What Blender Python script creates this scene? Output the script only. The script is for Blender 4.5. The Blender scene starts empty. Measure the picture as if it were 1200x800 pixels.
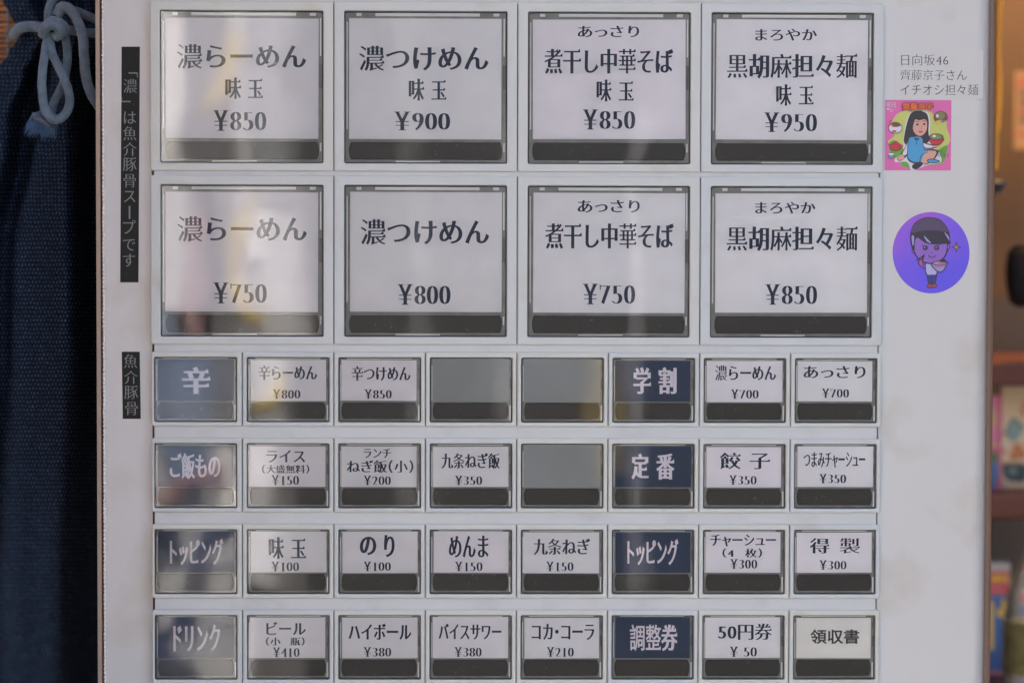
import bpy, math, random
import numpy as np
from mathutils import Vector, Matrix
from mathutils.geometry import delaunay_2d_cdt
R = math.radians
scene = bpy.context.scene
col = scene.collection
rnd = random.Random(7)
U = 0.0003            # a third of a millimetre
Z0 = 1.30             # height of the middle of the button panel above the pavement

# ------------------------------------------------------------------ camera
D = 0.62
YAW, PIT, ROL = R(0.631), R(1.476), R(0.139)
_f = Vector((math.sin(YAW)*math.cos(PIT), math.cos(YAW)*math.cos(PIT), -math.sin(PIT)))
_r = Vector((math.cos(YAW), -math.sin(YAW), 0)); _u = _r.cross(_f)
_r2 = math.cos(ROL)*_r + math.sin(ROL)*_u
_u2 = -math.sin(ROL)*_r + math.cos(ROL)*_u
CAM = Vector((0, 0, Z0)) - _f*D
cd = bpy.data.cameras.new('camera'); cam = bpy.data.objects.new('camera', cd); col.objects.link(cam)
m = Matrix((_r2, _u2, -_f)).transposed().to_4x4(); m.translation = CAM
cam.matrix_world = m
cd.sensor_width = 36; cd.sensor_fit = 'HORIZONTAL'; cd.lens = 36*(D/U)/1200
cd.clip_start = 0.02; cd.clip_end = 200
cd.dof.use_dof = True; cd.dof.focus_distance = D; cd.dof.aperture_fstop = 9.0
scene.camera = cam

# ------------------------------------------------------------------ world, sun, exposure
SUN_EL, SUN_AZ = R(52), R(15)       # the sun stands behind the shop: its front is in open shade
w = bpy.data.worlds.new('World'); scene.world = w; w.use_nodes = True
nt = w.node_tree; bg = nt.nodes['Background']
sky = nt.nodes.new('ShaderNodeTexSky'); sky.sky_type = 'NISHITA'; sky.sun_disc = False
sky.sun_elevation = SUN_EL; sky.sun_rotation = SUN_AZ; sky.dust_density = 7.0; sky.air_density = .7; sky.ozone_density = .2
nt.links.new(sky.outputs[0], bg.inputs[0]); bg.inputs[1].default_value = 0.15
sl = bpy.data.lights.new('sun', 'SUN'); sl.energy = 3.0; sl.angle = R(0.6); sl.color = (1.0, .95, .88)
so = bpy.data.objects.new('sun', sl); col.objects.link(so)
sdir = Vector((math.sin(SUN_AZ)*math.cos(SUN_EL), math.cos(SUN_AZ)*math.cos(SUN_EL), math.sin(SUN_EL)))
so.rotation_euler = sdir.to_track_quat('Z', 'Y').to_euler()
so.location = sdir*20
vs = scene.view_settings
vs.view_transform = 'Standard'; vs.look = 'None'; vs.exposure = 3.1; vs.gamma = 1.0; vs.use_curve_mapping = False

# ------------------------------------------------------------------ helpers
def P(px, py, y=0.0):
    """point of the plane at depth y on the line of sight through a place of the photograph"""
    d = _f*(D/U) + _r2*(px-600) + _u2*(400-py)
    t = (y-CAM.y)/d.y
    return CAM + d*t

def srgb(r, g, b):
    def f(c):
        c /= 255
        return c/12.92 if c <= .04045 else ((c+.055)/1.055)**2.4
    return (f(r), f(g), f(b), 1)

def obj(name, verts, faces, mat=None, parent=None, smooth=False, mats=None, midx=None):
    me = bpy.data.meshes.new(name); me.from_pydata([tuple(v) for v in verts], [], faces); me.update()
    for mm in (mats or ([mat] if mat else [])): me.materials.append(mm)
    if midx is not None: me.polygons.foreach_set('material_index', midx)
    if smooth: me.polygons.foreach_set('use_smooth', [True]*len(me.polygons))
    o = bpy.data.objects.new(name, me); col.objects.link(o)
    if parent is not None:
        o.parent = parent; o.matrix_parent_inverse = parent.matrix_world.inverted()
    return o

def empty(name, loc):
    o = bpy.data.objects.new(name, None); col.objects.link(o); o.location = loc
    o.matrix_world = Matrix.Translation(loc); o.empty_display_size = .05
    return o

def tag(o, label=None, cat=None, group=None, kind=None):
    if label: o['label'] = label
    if cat: o['category'] = cat
    if group: o['group'] = group
    if kind: o['kind'] = kind
    return o

class MB:
    def __init__(s): s.v = []; s.f = []; s.m = []
    def add(s, vs_, fs, mi=0):
        b = len(s.v); s.v += [Vector(v) for v in vs_]; s.f += [tuple(i+b for i in f) for f in fs]; s.m += [mi]*len(fs)
    def box(s, x0, x1, y0, y1, z0, z1, mi=0, bev=0.0):
        if bev:
            return s.bevbox(x0, x1, y0, y1, z0, z1, bev, mi)
        s.add([(x0,y0,z0),(x1,y0,z0),(x1,y1,z0),(x0,y1,z0),(x0,y0,z1),(x1,y0,z1),(x1,y1,z1),(x0,y1,z1)],
              [(0,1,5,4),(1,2,6,5),(2,3,7,6),(3,0,4,7),(4,5,6,7),(3,2,1,0)], mi)
    def bevbox(s, x0, x1, y0, y1, z0, z1, b, mi=0):
        s.loops([(rrect(x0, x1, z0, z1, b, 3), y1), (rrect(x0, x1, z0, z1, b, 3), y0+b),
                 (rrect(x0+b*.3, x1-b*.3, z0+b*.3, z1-b*.3, b, 3), y0+b*.3), (rrect(x0+b, x1-b, z0+b, z1-b, b*.6, 3), y0)], True, True, mi)
    def loops(s, lst, cap_last=False, cap_first=False, mi=0):
        n = len(lst[0][0]); b = len(s.v)
        for pts, y in lst: s.v += [Vector((p[0], y, p[1])) for p in pts]
        fs = []
        for k in range(len(lst)-1):
            for i in range(n):
                j = (i+1) % n
                fs.append((b+k*n+i, b+k*n+j, b+(k+1)*n+j, b+(k+1)*n+i))
        if cap_last: fs.append(tuple(b+(len(lst)-1)*n+i for i in range(n)))
        if cap_first: fs.append(tuple(b+i for i in range(n-1, -1, -1)))
        s.f += fs; s.m += [mi]*len(fs)
    def tube(s, pts, rad, n=12, mi=0, cap=True, lump=0.0, seed=0):
        pts = [Vector(p) for p in pts]; rr = random.Random(seed)
        if not isinstance(rad, (list, tuple)): rad = [rad]*len(pts)
        up = Vector((0, 1, 0.01)).normalized(); b = len(s.v); fs = []
        for k, p in enumerate(pts):
            t = (pts[min(k+1, len(pts)-1)]-pts[max(k-1, 0)]).normalized()
            a = t.cross(up); a = a.normalized() if a.length > 1e-4 else Vector((1, 0, 0)); c = t.cross(a).normalized()
            for i in range(n):
                an = 2*math.pi*i/n
                r_ = rad[k]*(1+lump*math.sin(an*3+k*.55)+lump*.6*rr.uniform(-1, 1))
                s.v.append(p+(a*math.cos(an)+c*math.sin(an))*r_)
        for k in range(len(pts)-1):
            for i in range(n):
                j = (i+1) % n; fs.append((b+k*n+i, b+k*n+j, b+(k+1)*n+j, b+(k+1)*n+i))
        if cap:
            fs.append(tuple(b+i for i in range(n))); fs.append(tuple(b+(len(pts)-1)*n+i for i in range(n-1, -1, -1)))
        s.f += fs; s.m += [mi]*len(fs)
    def build(s, name, mat, parent=None, smooth=False):
        ms = mat if isinstance(mat, list) else [mat]
        return obj(name, s.v, s.f, None, parent, smooth, ms, s.m)

def rrect(x0, x1, z0, z1, r, n=4):
    """outline of a rectangle with rounded corners; r = one radius or (lower left, lower right, upper right, upper left)"""
    rs = r if isinstance(r, (tuple, list)) else (r,)*4
    cs = [(x0+rs[0], z0+rs[0], 180), (x1-rs[1], z0+rs[1], 270), (x1-rs[2], z1-rs[2], 0), (x0+rs[3], z1-rs[3], 90)]
    out = []
    for (cx, cz, a0), rr in zip(cs, rs):
        for k in range(n+1):
            a = R(a0+90*k/n); out.append((cx+rr*math.cos(a), cz+rr*math.sin(a)))
    return out

def spline(pts, n=10):
    pts = [Vector(p) for p in pts]; out = []
    q = [pts[0]*2-pts[1]]+pts+[pts[-1]*2-pts[-2]]
    for i in range(1, len(q)-2):
        for k in range(n):
            t = k/n
            out.append(.5*((2*q[i])+(q[i+1]-q[i-1])*t+(2*q[i-1]-5*q[i]+4*q[i+1]-q[i+2])*t*t+(3*q[i]-q[i-1]-3*q[i+1]+q[i+2])*t**3))
    out.append(pts[-1]); return out

# ------------------------------------------------------------------ materials
def pmat(name, c, rough=.5, spec=.5, metal=0.0, coat=0.0, coat_rough=.1, noise=0.0, nscale=40, bump=0.0, bscale=400, bdist=.0002, c2=None, sheen=0.0, thr=None, sub=0.0):
    m_ = bpy.data.materials.new(name); m_.use_nodes = True; t = m_.node_tree; b = t.nodes['Principled BSDF']
    if len(c) == 3: c = (*c, 1)
    b.inputs['Base Color'].default_value = c; b.inputs['Roughness'].default_value = rough
    b.inputs['Specular IOR Level'].default_value = spec; b.inputs['Metallic'].default_value = metal
    b.inputs['Coat Weight'].default_value = coat; b.inputs['Coat Roughness'].default_value = coat_rough
    b.inputs['Sheen Weight'].default_value = sheen; b.inputs['Sheen Roughness'].default_value = .4
    if noise or bump:
        tc = t.nodes.new('ShaderNodeTexCoord')
    if noise:
        n1 = t.nodes.new('ShaderNodeTexNoise'); n1.inputs['Scale'].default_value = nscale; n1.inputs['Detail'].default_value = 5
        t.links.new(tc.outputs['Object'], n1.inputs['Vector'])
        rp = t.nodes.new('ShaderNodeValToRGB'); lo, hi = thr or (.35, .7)
        rp.color_ramp.elements[0].position = lo; rp.color_ramp.elements[1].position = hi
        rp.color_ramp.elements[0].color = c
        cc = c2 or tuple(x*(1-noise) for x in c[:3])
        if len(cc) == 3: cc = (*cc, 1)
        rp.color_ramp.elements[1].color = tuple(c[i]*(1-noise)+cc[i]*noise for i in range(3))+(1,) if c2 else cc
        t.links.new(n1.outputs[0], rp.inputs[0]); t.links.new(rp.outputs[0], b.inputs['Base Color'])
    if bump:
        n2 = t.nodes.new('ShaderNodeTexNoise'); n2.inputs['Scale'].default_value = bscale; n2.inputs['Detail'].default_value = 3
        t.links.new(tc.outputs['Object'], n2.inputs['Vector'])
        bp = t.nodes.new('ShaderNodeBump'); bp.inputs['Strength'].default_value = bump; bp.inputs['Distance'].default_value = bdist
        t.links.new(n2.outputs[0], bp.inputs['Height']); t.links.new(bp.outputs[0], b.inputs['Normal'])
    return m_

M = {}
M['paint'] = pmat('machine_paint', (.572, .580, .552), .34, coat=.15, noise=.55, nscale=34, c2=(.42, .37, .27), thr=(.56, .76), bump=.10, bscale=900, bdist=.0003)
M['frame'] = pmat('button_frame_plastic', (.530, .560, .535), .42, noise=.45, nscale=52, c2=(.36, .31, .20), thr=(.58, .80), bump=.04, bscale=1500, bdist=.0001)
M['rail'] = pmat('rail_plastic', (.525, .555, .545), .35, noise=.15, nscale=60, thr=(.55, .8), bump=.15, bscale=700, bdist=.0002)
M['trim'] = pmat('edge_trim', (.36, .28, .22), .4, bump=.05)
M['glint'] = pmat('edge_glint_plastic', (.72, .66, .60), .12, coat=.6)
M['side'] = pmat('cabinet_side', (.20, .125, .085), .45)
M['seam'] = pmat('dark_seam', (.02, .018, .016), .8)
M['body'] = pmat('button_body_plastic', (.20, .205, .195), .45, noise=.3, nscale=220, bump=.1, bscale=800)
M['body2'] = pmat('button_slot_plastic', (.70, .71, .69), .25)
M['gap'] = pmat('button_gap_plastic', (.20, .20, .19), .5)
M['latch'] = pmat('latch_plastic', (.07, .072, .075), .3)
M['blank'] = pmat('blank_insert', (.29, .31, .315), .45, noise=.2, nscale=30)
M['bar'] = pmat('lamp_window', (.012, .011, .010), .45, spec=.25, noise=.7, nscale=620, c2=(.13, .13, .125), thr=(.66, .80), bump=.15, bscale=500)
M['card'] = pmat('card_paper', (.810, .800, .825), .75, bump=.15, bscale=2500, bdist=.00005, noise=.06, nscale=120)
M['card_plain'] = pmat('card_paper_plain', (.80, .785, .75), .75, bump=.15, bscale=2500, bdist=.00005, noise=.06, nscale=120)
M['navy'] = pmat('card_navy', (.009, .034, .092), .7, spec=.2, noise=.2, nscale=90)
M['ink'] = pmat('ink_navy', (.012, .024, .060), .8, spec=.1)
M['inkdark'] = pmat('ink_black', (.02, .022, .026), .6)
M['inkthin'] = pmat('ink_notice', (.05, .055, .06), .6)
M['white_ink'] = pmat('ink_white', (.78, .72, .79), .7)
M['tape'] = pmat('label_tape_black', (.020, .022, .019), .5, spec=.15, noise=.4, nscale=500, c2=(.06, .06, .06), thr=(.6, .8))
M['tape_ink'] = pmat('label_tape_lettering', (.19, .20, .20), .5)

def vary(m_, c_a, c_b):
    t = m_.node_tree; b = t.nodes['Principled BSDF']; src = b.inputs['Base Color'].links[0].from_socket
    oi = t.nodes.new('ShaderNodeObjectInfo'); rp = t.nodes.new('ShaderNodeMix'); rp.data_type = 'RGBA'
    rp.inputs[6].default_value = (*c_a, 1); rp.inputs[7].default_value = (*c_b, 1); t.links.new(oi.outputs['Random'], rp.inputs[0])
    mu = t.nodes.new('ShaderNodeMix'); mu.data_type = 'RGBA'; mu.blend_type = 'MULTIPLY'; mu.inputs[0].default_value = 1
    t.links.new(src, mu.inputs[6]); t.links.new(rp.outputs[2], mu.inputs[7]); t.links.new(mu.outputs[2], b.inputs['Base Color'])
vary(M['frame'], (1.03, 1.02, .96), (.97, .99, 1.02)); vary(M['card'], (1.02, .985, 1.015), (.98, .985, .98)); vary(M['bar'], (1.6, 1.5, 1.4), (.7, .7, .7))
def cover_mat():
    m_ = bpy.data.materials.new('clear_cover'); m_.use_nodes = True; t = m_.node_tree; t.nodes.clear()
    out = t.nodes.new('ShaderNodeOutputMaterial'); mx = t.nodes.new('ShaderNodeMixShader')
    tr = t.nodes.new('ShaderNodeBsdfTransparent'); gl = t.nodes.new('ShaderNodeBsdfGlossy')
    tr.inputs[0].default_value = (.965, .975, .97, 1); gl.inputs['Roughness'].default_value = .03
    fr = t.nodes.new('ShaderNodeFresnel'); fr.inputs[0].default_value = 1.60
    tc = t.nodes.new('ShaderNodeTexCoord'); n = t.nodes.new('ShaderNodeTexNoise'); n.inputs['Scale'].default_value = 35
    n.inputs['Detail'].default_value = 1
    bp = t.nodes.new('ShaderNodeBump'); bp.inputs['Strength'].default_value = .10; bp.inputs['Distance'].default_value = .001
    t.links.new(tc.outputs['Object'], n.inputs['Vector']); t.links.new(n.outputs[0], bp.inputs['Height'])
    t.links.new(bp.outputs[0], gl.inputs['Normal'])
    t.links.new(fr.outputs[0], mx.inputs[0]); t.links.new(tr.outputs[0], mx.inputs[1]); t.links.new(gl.outputs[0], mx.inputs[2])
    t.links.new(mx.outputs[0], out.inputs[0]); return m_
M['cover'] = cover_mat()

# ------------------------------------------------------------------ setting
def plane_box(name, x0, x1, y0, y1, z0, z1, mat, label=None):
    mb = MB(); mb.box(x0, x1, y0, y1, z0, z1); o = mb.build(name, mat); o['kind'] = 'structure'
    return o
M['asphalt'] = pmat('pavement_concrete', (.30, .295, .28), .85, noise=.3, nscale=3, bump=.2, bscale=80, bdist=.002)
M['road'] = pmat('road_asphalt', (.06, .06, .06), .85, noise=.3, nscale=3, bump=.2, bscale=80, bdist=.002)
M['inner_wall'] = pmat('inner_wall_ochre', (.075, .035, .007), .7, noise=.3, nscale=6)
M['dark_wood'] = pmat('dark_wood', (.045, .030, .020), .6, noise=.3, nscale=10)
M['soffit'] = pmat('soffit', (.30, .26, .22), .8, noise=.2, nscale=4)
M['side_wall'] = pmat('warm_bounce_wall', (.62, .25, .075), .7, noise=.35, nscale=7)  # orange brown chosen for the warm bounce on the machine's left side
plane_box('ground', -60, 60, -60, 60, -.3, -.004, M['road'])
plane_box('pavement', -8, 8, -2.6, 4, -.004, .0, M['asphalt'])
plane_box('shop_ceiling', -2.6, 2.6, -.75, 3.0, 2.45, 2.6, M['soffit'])
plane_box('shop_back_wall', -2.6, 2.6, 3.0, 3.15, 0, 2.45, M['dark_wood'])
plane_box('shop_wall_left', -2.6, -2.45, .06, 3.0, 0, 2.45, M['dark_wood'])
plane_box('shop_wall_right', 2.45, 2.6, .06, 3.0, 0, 2.45, M['dark_wood'])
plane_box('left_shade_wall', -.30, -.236, -.575, -.02, 0, 2.45, M['side_wall'])  # unseen wall, added to shade and warm the left of the machine
M['jamb'] = pmat('jamb_wood', (.16, .07, .045), .6, noise=.3, nscale=9)
plane_box('door_jamb', .30, .36, -.14, .10, 0, 2.45, M['jamb'])
plane_box('shade_box', -.236, -.150, -.13, .02, 0, 1.165, M['dark_wood'])  # unseen box, added to keep light from below off the lower curtain
# far side of the street and added panels, seen only as reflections in the glossy buttons
def street(name, x0, x1, y, h, mat): return plane_box(name, x0, x1, y-.3, y, 0, h, mat)
SF = {k: pmat('street_'+k, c, .8, noise=.15, nscale=2) for k, c in dict(white=(.80, .80, .80), pale=(.50, .51, .52), mid=(.27, .28, .30), dim=(.14, .145, .15), dark=(.028, .03, .033), blue=(.17, .23, .33), blue2=(.24, .30, .42), gold=(.62, .48, .12), rose=(.36, .23, .24), navy=(.05, .06, .10), red=(.30, .12, .12), yellow=(.17, .13, .05)).items()}
street('street_facade', -.60, 9, -5.2, 3.4, SF['dark'])
street('street_facade', -9, -1.30, -5.2, 4.0, SF['mid'])
street('street_facade', -1.28, -.62, -5.25, 4.0, SF['dim'])
def panel(x0, x1, z0, z1, k, y=-5.2):  # unseen coloured panel, added to be mirrored in the button covers
    mb = MB(); mb.box(x0, x1, y, y+.03, z0, z1); o = mb.build('reflection_panel', SF[k]); o['kind'] = 'structure'
for x0, x1, z0, z1, k in ((-1.28, -1.00, 1.72, 3.2, 'white'), (-1.28, -1.03, 1.3, 1.70, 'pale'), (-1.00, -.86, 1.16, 3.2, 'dim'), (-.85, -.79, 1.16, 3.2, 'pale'), (-.78, -.66, 1.65, 3.2, 'mid'), (-.98, -.93, 1.16, 1.7, 'red'),
                          (-1.28, -1.06, .84, 1.28, 'blue2'), (-1.28, -1.06, .55, .83, 'pale'), (-1.05, -.90, .84, 1.14, 'blue2'), (-.895, -.87, .84, 1.14, 'mid'), (-.86, -.80, .84, 1.14, 'mid'), (-.79, -.68, .84, 1.14, 'pale'),
                          (-.78, -.64, 1.16, 1.6, 'pale'), (-1.04, -.92, .62, .82, 'blue'), (-1.04, -.86, .40, .60, 'pale'), (-.91, -.84, .62, .82, 'white'), (-.84, -.70, .40, .82, 'pale'),
                          (-1.20, -.80, -.0, .235, 'pale'), (-1.28, -.86, .245, .38, 'pale')):
    panel(x0, x1, z0, z1, k)
def slant(pts, k, y=-5.165):  # slanted panel, added likewise to break up the mirrored bands
    mb = MB(); mb.loops([(pts, y), (pts, y+.03)], True); o = mb.build('reflection_panel', SF[k]); o['kind'] = 'structure'
slant([(-.93, 1.95), (-.84, 2.18), (-.80, 2.16), (-.89, 1.92)], 'gold'); slant([(-.90, 1.45), (-.79, 1.66), (-.76, 1.64), (-.87, 1.42)], 'gold')
slant([(-.90, 1.40), (-.80, 1.24), (-.77, 1.26), (-.87, 1.43)], 'gold'); slant([(-.78, .98), (-.68, 1.08), (-.68, 1.00), (-.75, .95)], 'gold')
slant([(-.80, 1.45), (-.74, 1.45), (-.72, 1.62), (-.79, 1.64)], 'white'); slant([(-1.02, 1.2), (-.97, 1.2), (-.98, 1.60), (-1.01, 1.62)], 'rose')
slant([(-1.06, .64), (-.86, .72), (-.86, .76), (-1.06, .69)], 'rose'); slant([(-1.05, .30), (-1.01, .30), (-.99, .56), (-.86, .60), (-.86, .53), (-.95, .50), (-.97, .24), (-1.05, .24)], 'navy')
slant([(-1.18, .02), (-.98, .02), (-.97, .10), (-1.05, .17), (-1.06, .24), (-1.18, .24)], 'navy')
panel(-.30, -.25, .5, 3.2, 'dim'); panel(.02, .08, .9, 1.9, 'dim'); panel(.30, .44, .7, 1.15, 'yellow'); panel(.46, .49, .3, 1.9, 'mid')

# ------------------------------------------------------------------ lettering
_tc = bpy.data.curves.new('glyph_source', 'FONT'); _to = bpy.data.objects.new('glyph_source', _tc); col.objects.link(_to)
_cont = {}
def contours(ch):
    """outline loops of one character in em units, oriented with the ink on the left"""
    if ch in _cont: return _cont[ch]
    _tc.body = ch; bpy.context.view_layer.update()
    dg = bpy.context.evaluated_depsgraph_get(); oe = _to.evaluated_get(dg); cu = oe.to_curve(dg)
    out = []
    for s in cu.splines:
        bp = s.bezier_points; n = len(bp); pts = []
        for i in range(n):
            a, b = bp[i], bp[(i+1) % n]
            p0, p1, p2, p3 = a.co, a.handle_right, b.handle_left, b.co
            L = (p3-p0).length
            bend = ((p1-p0)-(p3-p0)*((p1-p0).dot(p3-p0)/(L*L+1e-12))).length + ((p2-p0)-(p3-p0)*((p2-p0).dot(p3-p0)/(L*L+1e-12))).length
            k = 1 if bend < .003 else (3 if L < .06 else (5 if L < .25 else 8))
            for j in range(k):
                t = j/k
                q = p0*(1-t)**3+p1*3*t*(1-t)**2+p2*3*t*t*(1-t)+p3*t**3
                pts.append((q.x, q.y))
        cl = []
        for p in pts:
            if not cl or math.hypot(p[0]-cl[-1][0], p[1]-cl[-1][1]) > .002: cl.append(p)
        if len(cl) > 2 and math.hypot(cl[0][0]-cl[-1][0], cl[0][1]-cl[-1][1]) < .002: cl.pop()
        if len(cl) > 2: out.append(cl)
    oe.to_curve_clear()
    def area(l): return .5*sum(l[i][0]*l[(i+1) % len(l)][1]-l[(i+1) % len(l)][0]*l[i][1] for i in range(len(l)))
    if out and area(max(out, key=lambda l: abs(area(l)))) < 0: out = [l[::-1] for l in out]
    _cont[ch] = out
    return out

def restroke(l, a, b, serif):
    """anisotropic weight: uprights grow by a, level strokes shrink by b; brush stops on level strokes"""
    n = len(l); v = [np.array(p) for p in l]
    E_ = [v[(i+1) % n]-v[i] for i in range(n)]; Ln = [max(np.hypot(*e), 1e-6) for e in E_]
    N = [np.array((e[1], -e[0]))/L for e, L in zip(E_, Ln)]         # outward for ink on the left
    dd = [a*q[0]**2-b*q[1]**2 for q in N]
    out = []
    for i in range(n):
        n0, n1, d0, d1 = N[i-1], N[i], dd[i-1], dd[i]
        det = n0[0]*n1[1]-n0[1]*n1[0]
        if abs(det) > .25 and n0.dot(n1) > -.8:
            x = (d0*n1[1]-d1*n0[1])/det; y = (n0[0]*d1-n1[0]*d0)/det
            o = np.array((x, y)); L = np.hypot(*o); mx = 3*max(a, b, .001)
            if L > mx: o *= mx/L
        else: o = (n0*d0+n1*d1)/2
        out.append(v[i]+o)
    if serif:
        res = []
        for i in range(n):
            res.append(out[i])
            # edge i-1 = end cap going up, edge i = top edge going left
            e0, e1, ep = E_[i-1], E_[i], E_[i-2]
            if (e0[1] > .7*Ln[i-1] and .025 < Ln[i-1] < .11 and e1[0] < -.97*Ln[i] and Ln[i] > .16
                    and ep[0] > .9*Ln[i-2] and Ln[i-2] > .10):
                res.append(out[i]+np.array((-.020, serif*.9)))
                res.append(out[i]+np.array((-.045, serif*.75)))
                res.append(out[i]+np.array((-.13, 0)))
        out = res
    return [tuple(p) for p in out]

_gm = {}
EXTRA = {   # slab ends of the old-style numerals, in em units of the source glyph
    '1': [(.10, .40, 0, .028)], '4': [(.22, .50, 0, .028)], '7': [(.03, .07, .56, .69)],
}
def glyph(ch, a, b, serif):
    key = (ch, a, b, serif)
    if key in _gm: return _gm[key]
    bb = b
    if ch in '¥': bb = min(b, .02)
    if not (0x4dff < ord(ch) < 0xa000 or ch in '¥0123456789'): bb = bb*.4 if bb > 0 else bb
    if ch in '麺濃華黒麻調整製領': a = min(a, .020)
    if ch == 'ー': bb = min(bb, -.012)
    ls = [restroke(l, a, bb, serif if (0x4dff < ord(ch) < 0xa000 or ch in '干') else 0) for l in contours(ch)]
    pts = []; ed = []
    for l in ls:
        k0 = len(pts); pts += [Vector(p) for p in l]; ed += [(k0+i, k0+(i+1) % len(l)) for i in range(len(l))]
    V = []; F = []
    if pts:
        ov, oe_, of, *_x = delaunay_2d_cdt(pts, ed, [], 0, 1e-6)
        A = np.array([p for l in ls for p in l]); B = np.array([q for l in ls for q in (l[1:]+l[:1])])
        V = [(v.x, v.y) for v in ov]
        for t in of:
            cx = sum(V[i][0] for i in t)/len(t); cy = sum(V[i][1] for i in t)/len(t)
            up = (A[:, 1] <= cy) & (B[:, 1] > cy); dn = (A[:, 1] > cy) & (B[:, 1] <= cy)
            side = (B[:, 0]-A[:, 0])*(cy-A[:, 1])-(cx-A[:, 0])*(B[:, 1]-A[:, 1])
            if int((up & (side > 0)).sum())-int((dn & (side < 0)).sum()) > 0: F.append(tuple(t))
        us = sorted({i for f_ in F for i in f_}); mp = {o_: n_ for n_, o_ in enumerate(us)}
        V = [V[i] for i in us]; F = [tuple(mp[i] for i in f_) for f_ in F]
    ex = []
    if V and b > 0:
        xs = [v[0] for v in V]; ys = [v[1] for v in V]
        if ch == '1':
            c = max(xs)-.055; ex = [(c-.15, c+.15, 0, .030)]
        elif ch == '4': ex = [(max(xs)-.26, max(xs)-.01, 0, .030)]
        elif ch == '7': ex = [(min(xs), min(xs)+.045, .50, .68)]
        elif ch == '5': ex = []
        elif ch == '¥':
            c = (min(xs)+max(xs))/2
            ex = [(c-.15, c+.15, 0, .030), (min(xs)-.05, min(xs)+.20, .69, .716), (max(xs)-.20, max(xs)+.05, .69, .716)]
    _gm[key] = (V, F, ex); return _gm[key]

def layout(text, a, b, serif):
    """triangles of one line in em units"""
    V = []; F = []; L = []; x = 0
    for ch in text:
        if ch in ' 　': x += .9 if ch == '　' else .35; continue
        gV, gF, ex = glyph(ch, a, b, serif)
        if not gV: continue
        x0 = min(v[0] for v in gV); x1 = max(v[0] for v in gV)
        if ch in '（）':
            dx = x+.10-x0; adv = (x1-x0)+.20
        elif ch in '0123456789':
            dx = x+.03-x0+(.5-(x1-x0))/2; adv = .56
        elif ch == '¥':
            dx = x+.06-x0; adv = (x1-x0)+.16
        elif ch in 'ッャュョっゃゅょ':
            dx = x-.06; adv = .86
        elif ch == '・': dx = x-.25; adv = .5
        else: dx = x; adv = 1.0
        bse = len(V); V += [(p[0]+dx, p[1], 0) for p in gV]; F += [tuple(i+bse for i in f) for f in gF]
        for k, (ax, bx, az, bz) in enumerate(ex):
            bse = len(V); V += [(ax+dx, az, 1+k), (bx+dx, az, 1+k), (bx+dx, bz, 1+k), (ax+dx, bz, 1+k)]; F.append((bse, bse+1, bse+2, bse+3))
        x += adv
    return V, F

STYLE = {'title': (.034, .010, .085), 'bold': (.048, -.006, .07), 'price': (.036, .034, 0), 'thin': (-.004, .016, .055),
         'gothic': (.024, -.020, 0), 'kana': (.028, .008, .0), 'tape': (.004, .014, .05)}
def text_px(name, items, y, mat, parent):
    """items: (text, x0, y0, x1, y1, style): the box of ink on the photographed surface that lies at depth y"""
    VV = []; FF = []
    for (text, x0, y0, x1, y1, st) in items:
        V, F = layout(text, *STYLE[st])
        if not V: continue
        asp = ((x1-x0)/(max(v[0] for v in V)-min(v[0] for v in V)))/((y1-y0)/(max(v[1] for v in V)-min(v[1] for v in V)))
        if st in ('title', 'bold') and asp < .92:
            a_s, b_s, s_s = STYLE[st]; a_s += min(.5*.075*(1/max(asp, .55)-1)*.5, .004 if st == 'bold' else 1)
            V, F = layout(text, round(a_s, 3), b_s, s_s)
        ax, bx = min(v[0] for v in V), max(v[0] for v in V); az, bz = min(v[1] for v in V), max(v[1] for v in V)
        q0, q1 = P(x0, y1, y), P(x1, y0, y); qs = P(x1, y1, y); b = len(VV)
        for vx, vz, k in V:
            tx = (vx-ax)/(bx-ax); tz = (vz-az)/(bz-az)
            VV.append((q0.x+(q1.x-q0.x)*tx, y-k*1.5e-5, q0.z+(q1.z-qs.z)*tz+(qs.z-q0.z)*tx))
        FF += [tuple(i+b for i in f) for f in F]
    return obj(name, VV, FF, mat, parent)

def text_vertical(name, items, y, mat, parent, w_, st='tape'):
    """one character per cell: (char, centre x, centre y, height, quarter turn?)"""
    VV = []; FF = []
    for ch, cx, cy, h, rot in items:
        V, F = layout(ch, *STYLE[st]); b = len(VV)
        xs = [v[0] for v in V]; zs = [v[1] for v in V]; mx = (min(xs)+max(xs))/2; mz = (min(zs)+max(zs))/2
        sx = w_*U; sz = h*U; c = P(cx, cy, y)
        for vx, vz, k in V:
            dx, dz = vx-mx, vz-mz
            if rot: dx, dz = dz, -dx
            VV.append((c.x+dx*sx, y, c.z+dz*sz))
        FF += [tuple(i+b for i in f) for f in F]
    return obj(name, VV, FF, mat, parent)

# ------------------------------------------------------------------ the machine
machine = empty('ticket_machine', (0, .12, 0))
tag(machine, 'white meal ticket vending machine covered with rows of Japanese menu buttons with yen prices', 'ticket machine')
X0, DX = -.126947, .0321684
YF = 0.0          # front of the button frames
YC = .0028        # painted door skin
YR = .0007        # rail behind the frames
ZB, ZT = .55-Z0, 1.70-Z0
hx0, hx1 = P(178.6, 455, YC).x, P(1029.2, 455, YC).x
hz0, hz1 = P(600, 812, YC).z, P(600, 5.5, YC).z
xl, xr = P(120.6, 400, YC).x, P(1157, 400, YC+.004).x
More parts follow.
